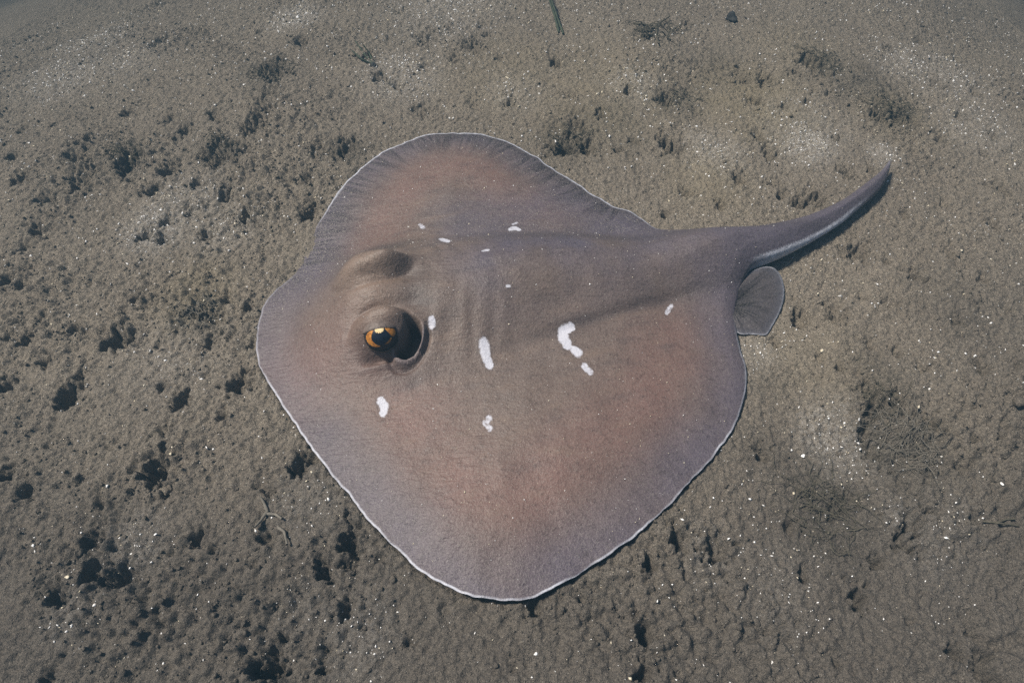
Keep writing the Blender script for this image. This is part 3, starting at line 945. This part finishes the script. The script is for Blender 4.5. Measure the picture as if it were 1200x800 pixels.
        link("pelvic_fin", mesh_np("pelvic_fin", Vall, Fq, M_SKIN, True, at2), root)

    # ---- eyes
    def cap_patch(radius, rings, c, e1, e2, look):
        """patch on the eyeball: rings = list of lists of (a, b) tangent offsets"""
        VV, FF = [], []
        for row in rings:
            for (a_, b_) in row:
                k_ = math.sqrt(max(1e-6, 1 - a_ * a_ - b_ * b_))
                VV.append(c + radius * (a_ * e1 + b_ * e2 + k_ * look))
        m = len(rings[0])
        for i in range(len(rings) - 1):
            for j in range(m - 1):
                FF.append((i * m + j, i * m + j + 1, (i + 1) * m + j + 1, (i + 1) * m + j))
        return np.array(VV), np.array(FF)

    for s in (1.0, -1.0):
        ex_, ey_ = xy(EYE_U, HEAD_V + s * (EYE_W - (0.001 if s > 0 else 0.013)))
        top = float(ray_top(*xy(EYE_U, HEAD_V + s * (MOUND_W - (0 if s > 0 else 0.015))))[0])
        Rr = 0.0180
        C = np.array([ex_, ey_, top - (0.0210 if s > 0 else 0.0330)])
        look = np.array([-A_DIR[0] * 0.02 + s * N_DIR[0] * 0.75, -A_DIR[1] * 0.02 + s * N_DIR[1] * 0.75, 0.63])
        look /= np.linalg.norm(look)
        e1 = np.array([A_DIR[0], A_DIR[1], 0.0]); e1 -= look * (e1 @ look); e1 /= np.linalg.norm(e1)
        e2 = np.cross(e1, look) if s < 0 else np.cross(look, e1)
        if e2[2] < 0:
            e2 = -e2
        th = np.linspace(0, math.pi, 25); ph = np.linspace(0, 2 * math.pi, 40, endpoint=False)
        S = np.array([[C + Rr * (math.sin(t) * (math.cos(p) * e1 + math.sin(p) * e2) + math.cos(t) * look) for p in ph] for t in th])
        g = np.arange(25 * 40).reshape(25, 40)
        qd = np.stack([g[:-1], g[1:], np.roll(g, -1, 1)[1:], np.roll(g, -1, 1)[:-1]], -1).reshape(-1, 4)
        eye = link("eye", mesh_np("eye", S.reshape(-1, 3), qd, M_EYE), root)
        # iris: gold crescents to either side, open below
        def crescent(a0, a1, r_in, r_out, nseg=36, taper=True, off=(0, 0)):
            rows_ = []
            for q in np.linspace(0, 1, 7):
                row = []
                for j in range(nseg + 1):
                    f = j / nseg
                    a_ = a0 + (a1 - a0) * f
                    wd = math.sin(math.pi * min(1, max(0, f))) ** 0.55 if taper else 1.0
                    mid_ = 0.5 * (r_in + r_out)
                    r_ = mid_ + (q - 0.5) * (r_out - r_in) * max(wd, 0.02) * (1 + 0.06 * math.sin(j * 1.7))
                    row.append((off[0] + r_ * math.cos(a_) * 1.12, off[1] + r_ * math.sin(a_) * 0.86))
                rows_.append(row)
            return rows_
        r1 = math.radians
        for rows_ in (crescent(r1(118), r1(262), 0.45, 0.73), crescent(r1(-12), r1(64), 0.47, 0.78), crescent(r1(-74), r1(-14), 0.46, 0.58)):
            VV, FF = cap_patch(Rr * 1.012, rows_, C, e1, e2, look)
            link("iris", mesh_np("iris", VV, FF, M_IRIS), eye)
        VV, FF = cap_patch(Rr * 1.006, [[(q * 0.46 * math.cos(a_) * 1.05, q * 0.46 * math.sin(a_)) for a_ in np.linspace(0, 2 * math.pi, 41)] for q in np.linspace(0.02, 1, 8)], C, e1, e2, look)
        link("pupil", mesh_np("pupil", VV, FF, M_PUPIL), eye)
        rows_ = []
        for q in np.linspace(0, 1, 5):
            row = []
            for j in range(41):
                f = j / 40
                xx = -0.24 + 0.48 * f
                lo_ = 0.40 - 0.11 * (1 - (2 * f - 1) ** 2) - 0.05 * abs(math.sin(f * math.pi * 4))
                hi_ = 0.52
                row.append((xx, lo_ + (hi_ - lo_) * q))
            rows_.append(row)
        VV, FF = cap_patch(Rr * 1.018, rows_, C, e1, e2, look)
        link("pupil_flap", mesh_np("pupil_flap", VV, FF, M_OPERC), eye)
        # fleshy lids closing over the ball above and below
        for upper in (True, False):
            rows_ = []
            for q in np.linspace(0, 1, 14):
                row = []
                for j in range(41):
                    a_ = -0.97 + 1.94 * j / 40
                    lim = math.sqrt(max(0.0, 0.97 - a_ * a_))
                    b0 = (0.50 - 0.30 * a_ * a_) if upper else (-0.84 + 0.50 * a_ * a_)
                    b0 = max(-lim, min(lim, b0))
                    b1 = lim if upper else -lim
                    row.append((a_, b0 + (b1 - b0) * q))
                rows_.append(row)
            VV, FF = cap_patch(Rr * 1.0, rows_, C, e1, e2, look)
            puff = 1.035 + 0.030 * np.repeat(np.sin(np.clip(np.linspace(0, 1, 14) * 5, 0, math.pi / 2)), 41)
            VV = C + (VV - C) * puff[:, None]
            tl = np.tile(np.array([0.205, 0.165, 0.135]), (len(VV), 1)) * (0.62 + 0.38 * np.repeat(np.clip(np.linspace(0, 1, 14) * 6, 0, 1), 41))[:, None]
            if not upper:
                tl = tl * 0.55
            zz0 = np.zeros(len(VV))
            link("eyelid", mesh_np("eyelid", VV, FF, M_SKIN, True, {"tone": tl, "arc": zz0, "rim": zz0, "streak": zz0, "dust": zz0 + .2, "blotch": zz0, "whiterim": zz0}), eye)
    return root


ray = build_ray()

# ------------------------------------------------------------------ scattered stuff
OCTA = np.array([(1, 0, 0), (0, 1, 0), (-1, 0, 0), (0, -1, 0), (0, 0, 1), (0, 0, -1)], float)
OCTF = np.array([(0, 1, 4), (1, 2, 4), (2, 3, 4), (3, 0, 4), (1, 0, 5), (2, 1, 5), (3, 2, 5), (0, 3, 5)])
_t = (1 + 5 ** .5) / 2
ICO = np.array([(-1, _t, 0), (1, _t, 0), (-1, -_t, 0), (1, -_t, 0), (0, -1, _t), (0, 1, _t), (0, -1, -_t), (0, 1, -_t), (_t, 0, -1), (_t, 0, 1), (-_t, 0, -1), (-_t, 0, 1)]) / math.hypot(1, _t)
ICF = np.array([(0,11,5),(0,5,1),(0,1,7),(0,7,10),(0,10,11),(1,5,9),(5,11,4),(11,10,2),(10,7,6),(7,1,8),(3,9,4),(3,4,2),(3,2,6),(3,6,8),(3,8,9),(4,9,5),(2,4,11),(6,2,10),(8,6,7),(9,8,1)])


def rand_rot(n, g):
    q = g.normal(size=(n, 4)); q /= np.linalg.norm(q, axis=1)[:, None]
    w, x, y, z = q.T
    return np.stack([1 - 2 * (y * y + z * z), 2 * (x * y - z * w), 2 * (x * z + y * w), 2 * (x * y + z * w), 1 - 2 * (x * x + z * z), 2 * (y * z - x * w),
                     2 * (x * z - y * w), 2 * (y * z + x * w), 1 - 2 * (x * x + y * y)], -1).reshape(n, 3, 3)


def scatter(name, base, faces, P, size, mats, flat=(1, .7, .35), jitter=.3, smooth=False, attrs=None, pick=None):
    n = len(P)
    g = np.random.default_rng(len(name) + n)
    Vb = base[None] * np.array(flat)[None, None] * size[:, None, None] * (1 + jitter * g.uniform(-1, 1, (n, len(base), 3)))
    Vb = np.einsum('nij,nkj->nki', rand_rot(n, g), Vb) + P[:, None]
    F = (faces[None] + (np.arange(n) * len(base))[:, None, None]).reshape(-1, 3)
    at_ = {k: np.repeat(v, len(base)) for k, v in (attrs or {}).items()}
    mi = None if pick is None else np.repeat(pick, len(faces))
    return link(name, mesh_np(name, Vb.reshape(-1, 3), F, None, smooth, at_, mats, mi))


poly_s = BND[::4, :2]


def bed_scatter(n, weight, g, ylo=0.08, yhi=1.40):
    out = []
    got = 0
    while got < n:
        x = g.uniform(-1.0, 1.0, n * 3); y = g.uniform(ylo, yhi, n * 3)
        ok = np.abs(x) < 0.30 + 0.62 * y
        ok &= g.random(len(x)) < weight(x, y)
        x, y = x[ok], y[ok]
        i = ~in_poly(x, y, poly_s)
        out.append(np.c_[x[i], y[i]]); got += i.sum()
    P = np.vstack(out)[:n]
    return P


g1 = np.random.default_rng(21)
P = bed_scatter(8500, lambda x, y: 0.035 + 0.08 * sstep(0.4, 0.7, 0.5 + 0.5 * fbm(x / 0.1, y / 0.1, 2, 3)) + 0.9 * sample(grit, x, y) ** 1.3, g1)
size = np.exp(g1.normal(math.log(0.00098), 0.45, len(P))) * (0.75 + 0.5 * P[:, 1])
size = np.minimum(size, 0.0025)
zz = sample(Z, P[:, 0], P[:, 1]) + size * 0.25
pickm = (g1.random(len(P)) < 0.25).astype(int)
o = scatter("shell_grit", OCTA, OCTF, np.c_[P, zz], size, [M_SHELL, M_SHELL_Y], pick=pickm)
tag(o, "fine white shell grit strewn over the seabed", "shell grit", kind="stuff")

P = bed_scatter(15000, lambda x, y: 0.15 + 0.85 * sample(crumbly, x, y) * (1 - 0.8 * sample(grit, x, y)), g1)
size = np.exp(g1.normal(math.log(0.0012), 0.40, len(P)))
zz = sample(Z, P[:, 0], P[:, 1]) + size * 0.15
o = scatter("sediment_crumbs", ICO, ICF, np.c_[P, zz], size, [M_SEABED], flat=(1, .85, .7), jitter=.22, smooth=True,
            attrs={"grit": 0 * zz, "algal": sample(algal, P[:, 0], P[:, 1]), "ochre": sample(ochre, P[:, 0], P[:, 1]), "mud": sample(mud, P[:, 0], P[:, 1])})  # crumbs share the bed's painted falloff
tag(o, "grey brown crumbs of sediment covering the seabed", "sediment", kind="stuff")

# pale grains lying on the ray's back
n0 = 2600
q = np.c_[g1.uniform(-0.30, 0.42, n0), g1.uniform(0.17, 0.86, n0)]
q = q[in_poly(q[:, 0], q[:, 1], poly_s)]
dd, _ia, zb_ = nearest_bnd(q[:, 0], q[:, 1])
Tq, pq, _l = ray_thickness(q[:, 0], q[:, 1], dd)
ok = (dd > 0.008) & (pq < 0.02)
q, zq = q[ok], (zb_ + Tq)[ok]
size = np.exp(g1.normal(math.log(0.00052), 0.40, len(q)))
o = scatter("sand_grains", OCTA, OCTF, np.c_[q, zq + size * 0.2], size, [M_SHELL, M_SHELL_Y], pick=(g1.random(len(q)) < 0.5).astype(int))
tag(o, "pale sand grains sprinkled over the back of the stingray", "sand", kind="stuff")

# ------------------------------------------------------------------ weeds, twigs, stone and larger shells
def tube(path, radii, sides=6):
    path = [np.asarray(p, float) for p in path]
    VV, FF = [], []
    for i, p in enumerate(path):
        t = path[min(i + 1, len(path) - 1)] - path[max(i - 1, 0)]
        t /= np.linalg.norm(t) + 1e-9
        a = np.cross(t, [0.3, 0.2, 1.0]); a /= np.linalg.norm(a) + 1e-9
        b = np.cross(t, a)
        for j in range(sides):
            w = 2 * math.pi * j / sides
            VV.append(p + radii[i] * (math.cos(w) * a + math.sin(w) * b))
    for i in range(len(path) - 1):
        for j in range(sides):
            k = (j + 1) % sides
            FF.append((i * sides + j, i * sides + k, (i + 1) * sides + k, (i + 1) * sides + j))
    return VV, FF


def join(parts):
    VV, FF = [], []
    for v, f in parts:
        o_ = len(VV)
        VV += list(v); FF += [tuple(i + o_ for i in q_) for q_ in f]
    return np.array(VV), np.array(FF)


def bed_z(x, y):
    return float(sample(Z, np.array([x]), np.array([y]))[0])


def strand(x, y, ang, length, r, lift, curl, g, seg=9):
    path, rad = [], []
    z = bed_z(x, y)
    h = 0.0
    for i in range(seg):
        t = i / (seg - 1)
        path.append((x, y, max(z, bed_z(x, y)) + h + r * 0.3))
        rad.append(r * (1 - 0.6 * t))
        x += math.cos(ang) * length / seg; y += math.sin(ang) * length / seg
        ang += g.normal(0, curl)
        h = lift * math.sin(math.pi * min(1, t * 1.1)) * (1 if i % 3 else 0.8)
    return tube(path, rad, 5)


def tuft(name, px, py, spread_px, n, length, r, lift, mat, label, cat, seed, curl=0.5, group=None):
    g = np.random.default_rng(seed)
    x0, y0, z0 = bed_point(px, py)
    m = px_size(x0, y0)
    parts = []
    for _ in range(n):
        a = g.uniform(0, 2 * math.pi); rr = spread_px * m * math.sqrt(g.random())
        parts.append(strand(x0 + rr * math.cos(a), y0 + rr * math.sin(a), g.uniform(0, 2 * math.pi), length * g.uniform(0.5, 1.2), r * g.uniform(0.6, 1.2), lift * g.uniform(0.3, 1.2), curl, g))
    V, F = join(parts)
    c = np.array([x0, y0, z0])
    o_ = link(name, mesh_np(name, V - c, F, mat))
    o_.location = c
    return tag(o_, label, cat, group)


G_A = "tangles of filamentous weed on the seabed"
tuft("weed_tangle", 1066, 515, 34, 110, 0.045, 0.00042, 0.006, M_ALGA_TAN, "broad tangle of tan silted filaments right of the white grit patch beside the disc", "weed", 31, .55, G_A)
tuft("weed_tangle", 968, 598, 40, 80, 0.042, 0.00045, 0.005, M_ALGA, "low dark filament tangle below the bluish grit patch at lower right", "weed", 32, .5, G_A)
tuft("weed_tangle", 1030, 468, 24, 40, 0.034, 0.00045, 0.006, M_ALGA, "dark wispy weed between two burrows above the tan filament tangle", "weed", 33, .45, G_A)
tuft("weed_tangle", 764, 38, 22, 34, 0.040, 0.0010, 0.010, M_ALGA, "dark twiggy weed clump near the top edge of the photo right of centre", "weed", 34, .35, G_A)
tuft("weed_tangle", 233, 372, 26, 40, 0.026, 0.0007, 0.004, M_ALGA_TAN, "brownish weed clump around burrows left of the stingray's snout", "weed", 35, .6, G_A)
tuft("weed_tangle", 1042, 128, 22, 46, 0.030, 0.0007, 0.008, M_ALGA, "dark fuzzy weed patch above the tip of the tail", "weed", 36, .6, G_A)
tuft("weed_tangle", 962, 76, 24, 50, 0.030, 0.0007, 0.006, M_ALGA, "hazy dark weed patch above the dense white grit at upper right", "weed", 37, .6, G_A)
tuft("weed_tangle", 668, 165, 26, 46, 0.028, 0.0007, 0.006, M_ALGA, "dark fuzzy weed patch just behind the far wing of the stingray", "weed", 38, .6, G_A)
tuft("weed_tangle", 148, 182, 16, 26, 0.022, 0.0008, 0.007, M_ALGA, "small dark weed tuft over a burrow at upper left", "weed", 39, .5, G_A)
tuft("weed_tangle", 256, 172, 16, 20, 0.024, 0.0007, 0.006, M_ALGA, "faint weed tuft right of the dark burrow tuft at upper left", "weed", 40, .5, G_A)
tuft("weed_tangle", 797, 118, 18, 24, 0.026, 0.0008, 0.006, M_ALGA, "sparse dark weed above the deep burrow beyond the far wing", "weed", 41, .5, G_A)
tuft("weed_tangle", 322, 92, 20, 26, 0.026, 0.0008, 0.006, M_ALGA, "dark scraggy weed strewn left of centre near the top", "weed", 42, .5, G_A)


def line_thing(name, lines, r, mat, label, cat, part, lift=0.0):
    first = bed_point(*lines[0][0])
    root = bpy.data.objects.new(name, None)
    COL.objects.link(root)
    root.location = first
    for line in lines:
        P_ = []
        for k, (a, b) in enumerate(line):
            x, y, z = bed_point(a, b)
            P_.append(np.array([x, y, z + r * 0.5 + lift * k / max(1, len(line) - 1)]))
        fine = []
        for p, q_ in zip(P_[:-1], P_[1:]):
            for t in np.linspace(0, 1, 6, endpoint=False):
                fine.append(p * (1 - t) + q_ * t)
        fine.append(P_[-1])
        nf = len(fine)
        V, F = tube([p - np.array(first) for p in fine], [r * (1 - 0.45 * i / nf) * (0.85 + 0.3 * ((i * 7) % 5) / 5) for i in range(nf)], 7)
        link(part, mesh_np(part, np.array(V), np.array(F), mat), root)
    return tag(root, label, cat)


line_thing("seagrass_shoot", [[(660, 41), (652, 26), (645, 12), (632, -4)], [(655, 39), (649, 24), (642, 10), (636, -5)]], 0.0022, M_GREEN,
           "dark green seagrass shoot of two blades at the top edge", "seagrass", "blade", 0.03)
line_thing("seagrass_shoot", [[(438, 77), (428, 68), (418, 56)], [(440, 79), (433, 66), (427, 60)], [(436, 76), (424, 73), (414, 67)]], 0.0018, M_GREEN,
           "short dark green seagrass shoot behind the far wing's front edge", "seagrass", "blade", 0.010)
line_thing("twig", [[(742, 28), (752, 31), (764, 35)], [(764, 35), (772, 30), (784, 24)], [(770, 31), (769, 44), (771, 56)], [(768, 40), (758, 45), (750, 47)]], 0.0021, M_ALGA,
           "forked dark twig lying in the weed clump at the top edge", "twig", "branch", 0.006)
line_thing("twig", [[(1146, 610), (1166, 613), (1192, 617)], [(1166, 613), (1178, 609), (1188, 609)]], 0.0011, M_ALGA, "thin dark twig lying flat near the right edge", "twig", "branch", 0.002)
line_thing("worm_tube", [[(313, 600), (306, 612), (300, 620)], [(313, 602), (324, 604), (332, 610)], [(314, 600), (310, 590), (307, 584)], [(326, 618), (334, 624), (338, 640)]], 0.0017, M_ALGA_TAN,
           "branching silt covered worm tube left of the disc's lower edge", "worm tube", "branch", 0.004)


def lump(name, px, py, r, mat, label, cat, seed, flat=(1, .9, .7), sink=0.25, detail=2, group=None):
    import bmesh
    bm = bmesh.new()
    bmesh.ops.create_icosphere(bm, subdivisions=detail + 1, radius=1.0)
    g = np.random.default_rng(seed)
    f = g.uniform(0, 10, 3)
    for v_ in bm.verts:
        p = v_.co
        k = 1 + 0.28 * math.sin(p.x * 3.1 + f[0]) * math.sin(p.y * 2.7 + f[1]) + 0.16 * math.sin(p.z * 5 + p.x * 4 + f[2]) + 0.07 * math.sin(p.y * 11 + f[0]) * math.sin(p.x * 9 + f[1])
        v_.co = Vector((p.x * flat[0], p.y * flat[1], p.z * flat[2])) * (r * k)
    me = bpy.data.meshes.new(name)
    bm.to_mesh(me); bm.free()
    me.polygons.foreach_set("use_smooth", np.ones(len(me.polygons), bool))
    me.materials.append(mat)
    o_ = link(name, me)
    x, y, z = bed_point(px, py)
    o_.location = (x, y, z + r * flat[2] * (1 - 2 * sink))
    o_.rotation_euler = (g.uniform(-.4, .4), g.uniform(-.4, .4), g.uniform(0, 6.3))
    return tag(o_, label, cat, group)


lump("stone", 857, 24, 0.0105, M_STONE, "small black stone lying at the top edge right of centre", "stone", 3)
lump("stone", 438, 78, 0.0050, M_STONE, "tiny dark stone at the foot of the short seagrass shoot", "stone", 4)
lump("mud_lump", 196, 575, 0.0062, M_SEABED, "round mud lump sitting in the large burrow at lower left", "mud lump", 6)
G_S = "larger shell fragments scattered on the seabed"
for k, (a, b, r, lab, buff) in enumerate([
        (941, 534, .0026, "largest white shell fragment below the bluish grit patch right of the disc", 0),
        (1174, 567, .0018, "white shell fragment alone near the right edge at mid height", 0),
        (1109, 630, .0019, "white shell fragment right of the paired burrows at lower right", 0),
        (608, 125, .0026, "cream shell fragment beside a burrow behind the far wing", 1),
        (595, 92, .0028, "buff shell fragment above the cream one behind the far wing", 1),
        (349, 21, .0038, "white shell fragment in the grit patch at the top left", 0),
        (286, 100, .0022, "pale shell fragment left of the scraggy weed near the top left", 0),
        (963, 411, .0020, "buff shell fragment right of the pelvic fin", 1),
        (930, 578, .0016, "buff shell fragment in the low dark filament tangle", 1),
        (1055, 460, .0018, "white shell sliver on the rim of a burrow above the tan tangle", 0),
        (182, 626, .0017, "white shell chip in the grit right of the silt ridge at lower left", 0),
        (79, 676, .0018, "buff shell chip beside the burrow pair at lower left", 1)]):
    lump("shell_fragment", a, b, r, M_SHELL_Y if buff else M_SHELL, lab, "shell", 50 + k, (1.2, .75, .35), 0.1, 1, G_S)

# ------------------------------------------------------------------ sea water
def haze_box():
    import bmesh
    bm = bmesh.new()
    bmesh.ops.create_cube(bm, size=1.0)
    for v_ in bm.verts:
        v_.co.x *= 150.0
        v_.co.y *= 150.0
        v_.co.z = 0.78 if v_.co.z > 0 else -3.4
    me = bpy.data.meshes.new("haze")
    bm.to_mesh(me); bm.free()
    m = bpy.data.materials.new("sea_water")
    m.use_nodes = True
    nt = m.node_tree
    nt.nodes.remove(nt.nodes["Principled BSDF"])
    pv = nt.nodes.new("ShaderNodeVolumePrincipled")
    pv.inputs["Color"].default_value = (0.044, 0.088, 0.120, 1.0)
    pv.inputs["Density"].default_value = 0.45
    pv.inputs["Anisotropy"].default_value = 0.1
    nt.links.new(pv.outputs[0], nt.nodes["Material Output"].inputs["Volume"])
    me.materials.append(m)
    return tag(link("haze", me), "blue grey sea water haze filling the scene", "water", kind="stuff")


haze_box()
